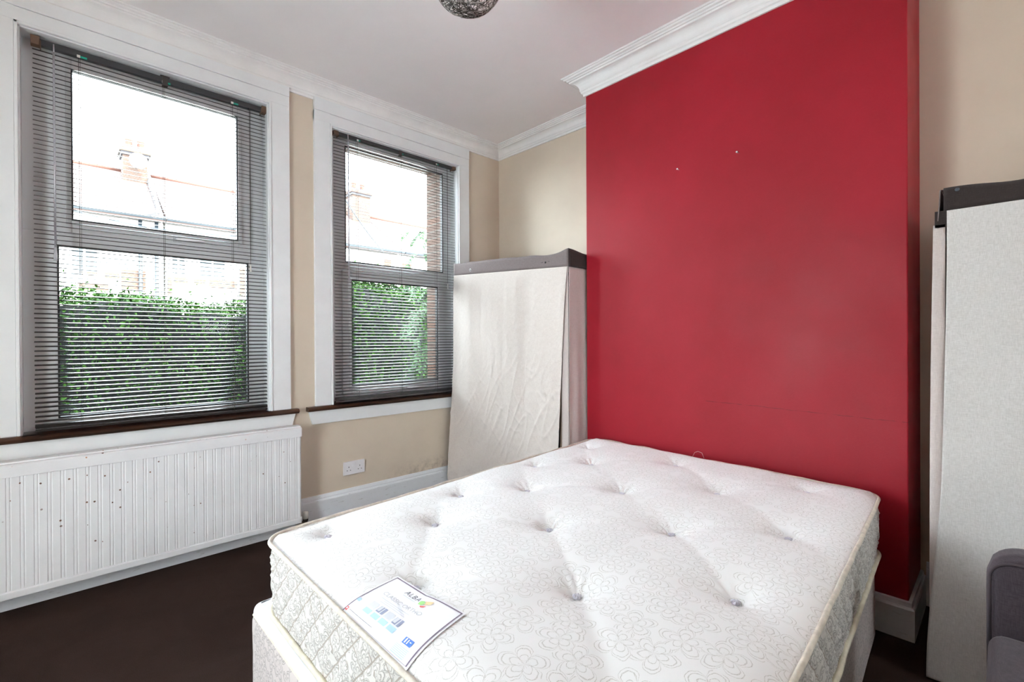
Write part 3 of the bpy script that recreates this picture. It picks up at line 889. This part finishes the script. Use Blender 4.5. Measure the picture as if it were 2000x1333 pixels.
for (x, y) in ((.52, 1.55), (.52, .36), (2.15, 1.58), (2.12, .45), (1.35, 1.58), (1.35, .40)):
    b = MB(); b.tube([(x, y - .012, .024), (x, y + .012, .024)], .024, 14); b.box(x - .006, x + .006, y - .006, y + .006, .03, .05)
    b.build('castor', M['gasket'], droot)

# ------------------------------------------------------------------ cloth wardrobes
def wr(y, z, seed, amp=1.0):
    """hanging-cloth relief: long vertical folds plus sharp diagonal creases low down"""
    v = .017 * noise.noise(Vector((y * 5.5, z * .6, seed))) + .006 * noise.noise(Vector((y * 14, z * 1.0, seed + 5)))
    a = y * .9 + z * .42
    rg = 1 - abs(noise.noise(Vector((a * 11, (z - y) * 1.7, seed + 9)))) * 2
    rg2 = 1 - abs(noise.noise(Vector(((y * .9 - z * .4) * 11, (z + y) * 3.2, seed + 19)))) * 2
    k = smooth(1.35, .6, z) * .85 + .15
    v += (max(0, rg) ** 8) * .0052 * k + (max(0, rg2) ** 10) * .0032 * k
    v += .0012 * noise.noise(Vector((y * 45, z * 30, seed)))
    return v * amp

# far wardrobe, in the alcove by the window
A0, A1, XF = 1.808, 2.945, 2.200
w1 = empty('fabric_wardrobe', (2.44, 2.37, 0), 'beige cloth wardrobe with a pale taupe top band in the alcove by the window', 'wardrobe', 'cloth-covered wardrobes')
def topz(y): return 1.692 + (1.740 - 1.692) * smooth(0, 1, (y - A0) / (A1 - A0)) + .004 * noise.noise(Vector((y * 7, 0, 0))) + .014 * math.exp(-((y - A0) / .05) ** 2) - .010 * math.exp(-((y - A0 - .16) / .10) ** 2) + .008 * math.exp(-((y - A1) / .03) ** 2)
def botz(y): return 1.596 + (1.655 - 1.596) * (y - A0) / (A1 - A0)
b = MB()
b.grid(60, 6, lambda u, v: (XF - .004 + .002 * noise.noise(Vector((u * 12, v, 0))), A0 + (A1 - A0) * u, botz(A0 + (A1 - A0) * u) * (1 - v) + topz(A0 + (A1 - A0) * u) * v))
b.build('top_band', M['band'], w1, solid=.003)['label'] = 'pale taupe canvas band across the front'
b = MB()
b.grid(16, 6, lambda u, v: (XF - .004 + .49 * u, A0 - .001, botz(A0) * (1 - v) + (topz(A0) - .018 * smooth(0, .35, u)) * v))
b.build('side_band', M['band2'], w1, solid=.003)
b = MB(); b.grid(40, 12, lambda u, v: (XF + .49 * v, A0 + (A1 - A0) * u, topz(A0 + (A1 - A0) * u) - .012 * math.sin(PI * v) ** .5 * 1.4 - .004))
b.build('roof_cloth', M['band2'], w1, solid=.002)
def fr(u, v):
    z = botz(A0 + (A1 - A0) * u) * v + .055 * (1 - v)
    yr = A0 + .004 + .095 * (1 - v) ** .75 * 1.0
    yl = A1 - .004 + .010 * (1 - v)
    y = yr + (yl - yr) * u
    fl = .050 * smooth(.35, 1, 1 - v) * smooth(.6, 1, u)
    return (XF - .006 - fl - wr(y, z, 2.0) * min(1, (1 - v) * 14) - .010 * (1 - v), y, z)
b = MB(); b.grid(190, 260, fr); b.build('front_curtain', M['linen'], w1, solid=.0015)
b = MB()
b.grid(70, 90, lambda u, v: (XF + .004 + .485 * u, A0 + .003 + .004 * math.sin(u * 30) * (1 - v) + .003 * noise.noise(Vector((u * 9, v * 2, 4))), .055 + (botz(A0) - .055) * v))
b.build('side_curtain', M['linen3'], w1, solid=.0015)
b = MB()
b.grid(6, 40, lambda u, v: (XF + .002, A0 + .006 + .055 * u, .055 + (botz(A0) - .06) * v)); b.build('side_hem', M['linen3'], w1, solid=.002)
b = MB(); b.grid(2, 2, lambda u, v: (XF + .488, A0 + (A1 - A0) * u, .05 + 1.6 * v)); b.build('back_cloth', M['inside'], w1, solid=.002)
b = MB(); b.grid(2, 2, lambda u, v: (XF + .01 + .47 * u, A1 - .003, .05 + 1.6 * v)); b.build('side_curtain', M['linen3'], w1, solid=.002)
for (x, y) in ((XF + .02, A0 + .075), (XF + .02, A1 - .03), (XF + .465, A0 + .03), (XF + .465, A1 - .03)):
    b = MB(); b.box(x - .010, x + .010, y - .010, y + .010, 0, 1.585); b.build('post', M['ply'], w1)
for z in (.06, .72, 1.55):
    b = MB(); b.box(XF + .03, XF + .47, A0 + .05, A1 - .03, z, z + .012); b.build('shelf', M['ply'], w1)
b = MB(); b.lathe([(.0045, -.001), (.0095, -.001), (.010, .001), (.0045, .002), (.0045, -.001)], (XF - .0075, 2.737, 1.676), 16, axis='x'); b.build('eyelet', M['whitecord'], w1)
b = MB(); b.lathe([(.0002, -.0005), (.0045, -.0005), (.0045, .001)], (XF - .0098, 2.737, 1.676), 12, axis='x'); b.build('eyelet_hole', M['hole'], w1)
b = MB(); b.lathe([(.0002, -.001), (.006, -.0005), (.006, .002)], (XF - .0075, 1.990, 1.641), 10, axis='x')
for k in (-4, -3, 3, 4): b.box(XF - .0075, XF - .006, 1.990 + k * .008 - .001, 1.990 + k * .008 + .001, 1.641, 1.646)
b.build('eyelet_hole', M['hole'], w1)

# near wardrobe, to the right of the chimney breast
B0, B1, XG = -.98, .150, 2.120
w2 = empty('fabric_wardrobe', (2.39, -.42, 0), 'grey cloth wardrobe with a dark brown top band right of the red wall', 'wardrobe', 'cloth-covered wardrobes')
def t2(y): return 1.655 - .016 * smooth(.0, .18, B1 - y) + .012 * smooth(.1, .5, B1 - y) + .003 * noise.noise(Vector((y * 9, 1, 0)))
def b2(y): return 1.578 + .006 * (B1 - y)
b = MB(); b.grid(60, 6, lambda u, v: (XG - .004 + .002 * noise.noise(Vector((u * 12, v, 2))), B0 + (B1 - .006 - B0) * u, b2(B0 + (B1 - B0) * u) * (1 - v) + t2(B0 + (B1 - B0) * u) * v))
b.build('top_band', M['band2'], w2, solid=.003)
b = MB(); b.grid(16, 6, lambda u, v: (XG - .005 + .5 * u, B1 + .002 + .006 * (1 - v), (b2(B1) - .03) * (1 - v) + (t2(B1) - .004) * v)); b.build('side_band', M['band'], w2, solid=.003)
b = MB(); b.grid(40, 12, lambda u, v: (XG + .5 * v, B0 + (B1 - B0) * u, t2(B0 + (B1 - B0) * u) + .010 * math.sin(PI * v) * (.4 + noise.noise(Vector((u * 6, v * 2, 0)))) - .004)); b.build('roof_cloth', M['band'], w2, solid=.002)
b = MB(); b.box(XG - .003, XG + .004, B1 - .022, B1 + .016, 1.525, 1.580); b.build('corner_tab', M['band2'], w2)
def fr2(u, v):
    z = b2(B1) * v + .012 * (1 - v)
    yl = B1 - .014 + .024 * smooth(0, 1, (1 - v)) + .030 * smooth(.55, 1, 1 - v)
    y = B0 + (yl - B0) * u
    return (XG - .006 - (wr(y, z, 7.0, .42) if z > 9 else .012 * noise.noise(Vector((y * 6, z * .6, 7))) + .0022 * noise.noise(Vector((y * 9 + z * 4, z * 6 - y * 3, 7)))) * min(1, (1 - v) * 14), y, z)
b = MB(); b.grid(200, 220, fr2); b.build('front_curtain', M['linen2'], w2, solid=.0015)
b = MB()
def sf(u, v):
    z = .05 + 1.49 * v; return (XG + .002 + .5 * u, B1 + .006 + .010 * math.sin(PI * min(1, (1 - v) * 1.6) / 2) + .002 * noise.noise(Vector((u * 8, v * 3, 8))), z)
b.grid(60, 60, sf); b.build('side_curtain', M['linen3'], w2, solid=.0015)
b = MB(); b.grid(3, 60, lambda u, v: (XG - .002, B1 - .010 + .030 * u + .008 * math.sin(PI * min(1, (1 - v) * 1.6) / 2) * u + .004 * (1 - v), .02 + 1.515 * v)); b.build('side_hem', M['linen3'], w2, solid=.002)
b = MB(); b.grid(2, 2, lambda u, v: (XG + .50, B0 + (B1 - B0) * u, .05 + 1.55 * v)); b.build('back_cloth', M['inside'], w2, solid=.002)
for (x, y) in ((XG + .02, B0 + .03), (XG + .02, B1 - .03), (XG + .465, B0 + .03), (XG + .465, B1 - .03)):
    b = MB(); b.box(x - .010, x + .010, y - .010, y + .010, 0, 1.565); b.build('post', M['ply'], w2)
b = MB(); b.lathe([(.0002, -.001), (.0055, -.001), (.006, .001)], (XG - .0075, .111, 1.642), 12, axis='x'); b.build('press_stud', mat('blue_grey_stud', (.05, .06, .08, 1), .3), w2)

# ------------------------------------------------------------------ upholstered chair
ch = empty('upholstered_chair', (1.38, -.27, 0), 'mauve-grey upholstered low chair between the bed and the grey wardrobe', 'chair')
def rbox(x0, x1, y0, y1, z0, z1, r, seg=5):
    b = MB(); b.box(x0, x1, y0, y1, z0, z1); return b
CY0, CY1 = -.60, .035
b = MB()
prof = [(1.585, .30), (1.585, .625)]
def backsec(u, v):
    """cross-section loop v around (x,z), u along y"""
    y = CY0 + (CY1 - CY0) * u
    e = min((CY1 - y), (y - CY0)); rr = .065
    inset = rr - math.sqrt(max(0, rr * rr - max(0, rr - e) ** 2)) if e < rr else 0
    top = .652 - inset
    pts = [(1.600, .20), (1.592, .44), (1.594, top - .030), (1.600, top - .012), (1.620, top - .002), (1.665, top), (1.700, top - .012), (1.722, top - .05), (1.730, .44), (1.730, .20)]
    k = v * (len(pts) - 1); i = min(int(k), len(pts) - 2); f = k - i
    x = pts[i][0] * (1 - f) + pts[i + 1][0] * f; z = pts[i][1] * (1 - f) + pts[i + 1][1] * f
    if e < .03: x = 1.66 + (x - 1.66) * (.55 + .45 * math.sqrt(max(0, e / .03)))
    return (x, y, z)
b.grid(60, 46, backsec)
n = len(b.v)
for u in (0, 1):
    n = len(b.v); L_ = [backsec(u, k / 45) for k in range(46)]; b.v += L_; b.face(range(n, n + 46))
b.build('backrest', M['velvet'], ch)
b = MB()
pp = [(1.590, CY1 - .006, .44)] + [(1.591, CY1 - .006, .585)]
for k in range(9):
    a = k / 8 * PI / 2; pp.append((1.594, CY1 - .006 - .045 * (1 - math.cos(a)), .592 + .040 * math.sin(a)))
pp += [(1.594, -.28, .634), (1.593, CY0 + .06, .632)]
b.tube(pp, .0035, 6); b.build('back_piping', M['velvetpipe'], ch)
b = MB(); b.box(1.06, 1.592, CY0 + .006, CY1 - .004, .335, .472)
b.build('seat', M['velvet'], ch, bevel=.032, seg=5)
b = MB(); b.box(1.075, 1.60, CY0 + .014, CY1 - .012, .20, .335); b.build('seat_base', M['velvet'], ch, bevel=.012, seg=3)
for (x, y) in ((1.11, CY0 + .05), (1.11, CY1 - .05), (1.68, CY0 + .05), (1.68, CY1 - .05)):
    b = MB(); b.tube([(x, y, 0), (x, y, .205)], [.014, .022], 12); b.build('leg', M['woodleg'], ch)

# ------------------------------------------------------------------ pendant light
lc = Vector((1.066, 1.338, 2.475)); LR = .133
pl = empty('pendant_light', (lc.x, lc.y, ZC), 'dark woven wire ball pendant lamp hanging from the ceiling', 'lamp')
b = MB(); b.lathe([(.0005, ZC - .02), (.03, ZC - .02), (.04, ZC - .012), (.042, ZC)], (lc.x, lc.y, 0), 20); b.build('ceiling_rose', M['plate'], pl)
b = MB(); b.tube([(lc.x, lc.y, ZC - .015), (lc.x, lc.y, lc.z + .07)], .003, 6); b.build('flex', M['plate'], pl)
b = MB(); b.lathe([(.0005, .075), (.018, .075), (.02, .05), (.02, .02), (.014, .015)], (lc.x, lc.y, lc.z), 14); b.build('lamp_holder', M['plate'], pl)
b = MB(); b.lathe([(.013, .02), (.016, .0), (.030, -.03), (.030, -.05), (.018, -.07), (.0005, -.075)], (lc.x, lc.y, lc.z), 16); b.build('bulb', mat('frosted_bulb', (.85, .85, .82, 1), .3), pl)
rnd = random.Random(11)
for nm, mm, cnt in (('wire_shade', M['wire'], 95), ('wire_shade', M['wire2'], 50)):
    b = MB()
    for k in range(cnt):
        ax = Vector((rnd.gauss(0, 1), rnd.gauss(0, 1), rnd.gauss(0, .8))).normalized()
        u = ax.cross(Vector((.3, .1, 1))).normalized(); v = ax.cross(u); off = rnd.uniform(-.55, .55); rr = LR * math.sqrt(1 - off * off) * rnd.uniform(.98, 1.0)
        a0 = rnd.uniform(0, 6.28); ln = rnd.uniform(2.2, 5)
        b.tube([lc + ax * off * LR + (u * math.cos(a0 + ln * q / 22) + v * math.sin(a0 + ln * q / 22)) * rr for q in range(23)], .0011, 4, caps=False)
    b.build(nm, mm, pl)

# ------------------------------------------------------------------ outside
b = MB(); b.box(-40, 60, 3.33, 60, -.45, -.30)
tag(b.build('ground', M['ground']), kind='structure')

def hedge(name, label, x0, x1, y0, y1, top, count, leaf, lm, seed, group=None, cat='hedge', size=(.022, .042), lump=.10):
    rnd = random.Random(seed)
    root = empty(name, ((x0 + x1) / 2, (y0 + y1) / 2, -.3), label, cat, group)
    def topat(x, y): return top + lump * noise.noise(Vector((x * 1.7, y * 1.7, seed))) + .5 * lump * noise.noise(Vector((x * 5, y * 5, seed + 3)))
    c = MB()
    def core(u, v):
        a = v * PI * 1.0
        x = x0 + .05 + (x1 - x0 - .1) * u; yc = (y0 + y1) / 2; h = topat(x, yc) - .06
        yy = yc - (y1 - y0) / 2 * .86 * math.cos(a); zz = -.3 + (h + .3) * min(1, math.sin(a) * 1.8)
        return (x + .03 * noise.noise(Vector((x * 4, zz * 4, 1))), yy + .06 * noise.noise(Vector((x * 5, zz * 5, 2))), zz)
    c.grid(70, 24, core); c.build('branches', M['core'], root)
    b = MB()
    for i in range(count):
        x = rnd.uniform(x0, x1); q = rnd.random()
        if q < .62:
            z = rnd.uniform(-.25, topat(x, y0)); y = y0 + rnd.expovariate(1 / .05) + .03 * noise.noise(Vector((x * 5, z * 5, 2))) * 2 + .04 * (z > topat(x, y0) - .15)
        else:
            y = rnd.uniform(y0, y1); z = topat(x, y) - rnd.expovariate(1 / .04) + (.07 if rnd.random() < .05 else .0) * rnd.random() * 2
        L = rnd.uniform(*size); Wd = L * .5
        d = Vector((rnd.gauss(0, 1), rnd.gauss(-.5, .8), rnd.gauss(.4, .8))).normalized()
        n = Vector((rnd.gauss(0, 1), rnd.gauss(-.3, 1), rnd.gauss(.6, .8))); sd = d.cross(n).normalized() * Wd / 2
        p = Vector((x, y, z)); up = sd.cross(d).normalized() * L * .08
        n0 = len(b.v); b.v += [tuple(p), tuple(p + d * L * .45 + sd + up), tuple(p + d * L), tuple(p + d * L * .45 - sd + up)]
        b.face((n0, n0 + 1, n0 + 2), 0); b.face((n0, n0 + 2, n0 + 3), 0)
    b.build('foliage', lm, root, fix=False)
    return root
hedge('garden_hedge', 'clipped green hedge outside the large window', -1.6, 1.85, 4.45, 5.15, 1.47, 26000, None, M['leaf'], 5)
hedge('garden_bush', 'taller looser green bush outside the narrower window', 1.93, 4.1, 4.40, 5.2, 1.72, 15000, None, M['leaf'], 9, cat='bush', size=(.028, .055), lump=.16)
# climbing plant with drooping leaflets at the right of the narrower window
rnd = random.Random(21)
cp = empty('climbing_plant', (2.75, 4.0, -.3), 'leafy climbing plant hanging at the right outside the narrower window', 'plant')
st = MB(); lf = MB()
for k in range(46):
    x = 2.62 + rnd.uniform(-.1, .42); y = 4.05 + rnd.uniform(-.2, .15); z0 = rnd.uniform(.75, 2.32) if k > 10 else rnd.uniform(1.5, 2.35)
    ang = rnd.uniform(2.6, 4.4) if z0 < 1.6 else rnd.uniform(2.2, 4.8); L = rnd.uniform(.18, .36) if z0 < 1.6 else rnd.uniform(.10, .2)
    pts = []
    for q in range(9):
        f = q / 8; pts.append(Vector((x + math.cos(ang) * L * f, y + math.sin(ang) * L * f * .6, z0 - .28 * L * f - .55 * L * f * f)))
    st.tube(pts, .0022, 4)
    for q in range(1, 9):
        for sgn in (-1, 1):
            p = pts[q]; dr = (pts[q] - pts[q - 1]).normalized(); sd = Vector((-dr.y, dr.x, -.25)) * sgn
            d = (sd * .8 + dr * .5 + Vector((0, 0, rnd.uniform(-.4, .1)))).normalized(); l = rnd.uniform(.045, .075); wv_ = d.cross(Vector((rnd.uniform(-.3, .3), -.4, 1))).normalized() * l * .22
            n0 = len(lf.v); lf.v += [tuple(p), tuple(p + d * l * .35 + wv_), tuple(p + d * l), tuple(p + d * l * .35 - wv_)]
            lf.face((n0, n0 + 1, n0 + 2)); lf.face((n0, n0 + 2, n0 + 3))
for k in range(5):
    x = 2.72 + k * .05; st.tube([(x, 4.05, -.3), (x + .04, 4.03, .6), (x - .05, 4.02, 1.4), (x - .04, 4.0, 2.3)], .007, 5)
st.build('stem', M['bark'], cp); lf.build('foliage', M['leaf2'], cp, fix=False)

# terrace of houses across the street
def house(x0, x1, label, stack=None, win=(), bricks=()):
    root = empty('terraced_house', ((x0 + x1) / 2, 22, -.3), label, 'house', 'terraced houses across the street')
    Y0 = 22.0
    b = MB(); b.box(x0, x1 - .02, Y0, 29.6, -.3, 5.58); b.prism([(Y0, 5.58), (29.6, 5.58), (26, 8.0)], 'x', x0 + .02, x1 - .03); b.build('house_wall', M['render'], root)
    b = MB(); b.prism([(Y0 - .35, 5.72), (26, 8.40), (30.3, 5.72), (30.3, 5.60), (26, 8.26), (Y0 - .35, 5.60)], 'x', x0, x1 - .01); b.build('house_roof', M['roof'], root)
    b = MB(); b.tube([(x0, Y0 - .40, 5.72), (x1, Y0 - .40, 5.72)], .075, 8); b.build('gutter', M['gutter'], root)
    b = MB(); b.tube([(x0, 26, 8.42), (x1, 26, 8.42)], .09, 8); b.build('ridge_tiles', M['pot'], root)
    for (a, c, z0, z1) in win:
        f = MB(); f.ring(a - .08, c + .08, z0 - .08, z1 + .08, a, c, z0, z1, Y0 - .06, Y0 + .02); f.box((a + c) / 2 - .03, (a + c) / 2 + .03, Y0 - .05, Y0, z0, z1)
        fo = f.build('house_window', M['upvc'], root)
        p = MB(); p.box(a, c, Y0 - .02, Y0 + .01, z0, z1); o = p.build('house_window_pane', M['dkglass']); o.parent = fo; o.location = -Vector(root.location) - Vector(fo.location) if False else Vector((0, 0, 0))
    for (a, c, z0, z1) in bricks:
        f = MB(); f.box(a, c, Y0 - .03, Y0 + .02, z0, z1); f.build('brick_panel', M['brick'], root)
    if stack:
        sx0, sx1, zt, pots = stack
        sroot = MB(); sroot.box(sx0, sx1, 25.0, 25.9, 6.8, zt - .35, 0); sroot.box(sx0 - .06, sx1 + .06, 24.94, 25.96, zt - .35, zt - .22, 1); sroot.box(sx0 - .12, sx1 + .12, 24.88, 26.02, zt - .22, zt - .08, 0); sroot.box(sx0 - .05, sx1 + .05, 24.95, 25.95, zt - .08, zt, 1)
        so = sroot.build('chimney_stack', [M['brick'], M['stone']], root)
        for px_ in pots:
            p = MB(); p.lathe([(.14, zt - .02), (.125, zt + .35), (.15, zt + .37), (.15, zt + .43), (.12, zt + .45), (.10, zt + .45)], (px_, 25.4, 0), 12)
            o = p.build('chimney_pot', M['pot']); o.parent = so
    return root
house(-6, 2.86, 'white rendered terraced house on the left with a chimney and dish on its roof', (1.90, 2.70, 9.20, (2.12, 2.52)),
      win=((-2.5, -1.2, 3.3, 4.6), (.30, .95, 3.45, 4.35)), bricks=((.55, 1.0, 3.33, 3.6), (1.15, 1.55, 3.40, 3.62), (.45, 1.25, 2.95, 3.2), (1.6, 2.3, 3.0, 3.75)))
house(2.90, 7.5, 'white rendered terraced house in the middle of the row with small upper windows', None,
      win=((3.10, 3.5, 3.75, 4.45), (4.00, 4.85, 3.72, 4.42), (6.0, 6.9, 3.7, 4.5)), bricks=((2.95, 3.1, 2.9, 3.6), (3.15, 3.6, 3.40, 3.62), (3.8, 4.2, 3.38, 3.6), (4.3, 5.3, 3.3, 3.62), (5.4, 5.6, 3.0, 4.2)))
house(7.56, 12.96, 'terraced house seen through the narrower window with a brick chimney', (11.75, 12.78, 9.60, (12.0, 12.5)),
      win=((10.3, 11.2, 4.2, 5.0),), bricks=((12.0, 12.4, 3.9, 5.3),))
house(13.0, 20, 'terraced house farthest right behind the climbing plant', None, win=((15, 16, 3.6, 4.6),), bricks=((13.05, 13.6, 4.0, 5.2),))
sd_ = MB()
sd_.lathe([(.001, .10), (.12, .085), (.24, .04), (.31, 0), (.31, -.01), (.24, .03), (.12, .075), (.001, .09)], (0, 0, 0), 24, axis='y')
sd_.tube([(0, .1, 0), (0, .35, -.1)], .02, 6); sd_.tube([(0, .05, -.25), (0, -.25, -.05)], .012, 6); sd_.tube([(0, -.22, -.05), (0, -.30, -.03)], .035, 8)
tag(sd_.build('satellite_dish', M['upvc'], org=(0, 0, 0)), 'white satellite dish fixed to the far chimney stack', 'satellite dish').location = (2.36, 24.62, 8.58)
for dx, lb in ((2.14, 'left one of two dark drainpipes on the house opposite with the dish'), (2.62, 'right one of two dark drainpipes on the house opposite with the dish')):
    p = MB(); p.tube([(dx, 21.88, -.3), (dx, 21.88, 5.6)], .06, 8); tag(p.build('drainpipe', M['gutter'], org=(dx, 21.88, -.3)), lb, 'drainpipe', 'drainpipes on the houses opposite')
p = MB()
for (a, c) in (((2.5, 21.5, 5.75), (2.75, 22.4, 6.2)), ((2.75, 22.4, 6.2), (2.78, 25.9, 8.5))):
    p.tube([a, c], .10, 6)
tag(p.build('party_wall_coping', M['stone']), 'dark coping running up the roof between the two nearest houses', 'coping')
p = MB()
def cable(a, c, sag):
    a, c = Vector(a), Vector(c); return [a.lerp(c, k / 16) - Vector((0, 0, sag * math.sin(PI * k / 16))) for k in range(17)]
for (a, c, sg, lb) in (((-3, 19, 6.1), (2.3, 21.6, 5.3), .25, 'overhead cable sagging across the left houses'), ((2.4, 21.6, 5.3), (9, 20, 5.6), .15, 'overhead cable running across the middle house'),
                       ((9.0, 20, 7.4), (11.6, 21.3, 5.5), .1, 'overhead cable dropping to the house seen through the narrower window')):
    p = MB(); p.tube(cable(a, c, sg), .028, 5); tag(p.build('overhead_cable', M['gutter']), lb, 'cable', 'overhead cables in the street')

for o in list(bpy.data.objects):
    if '_w' in o: del o['_w']
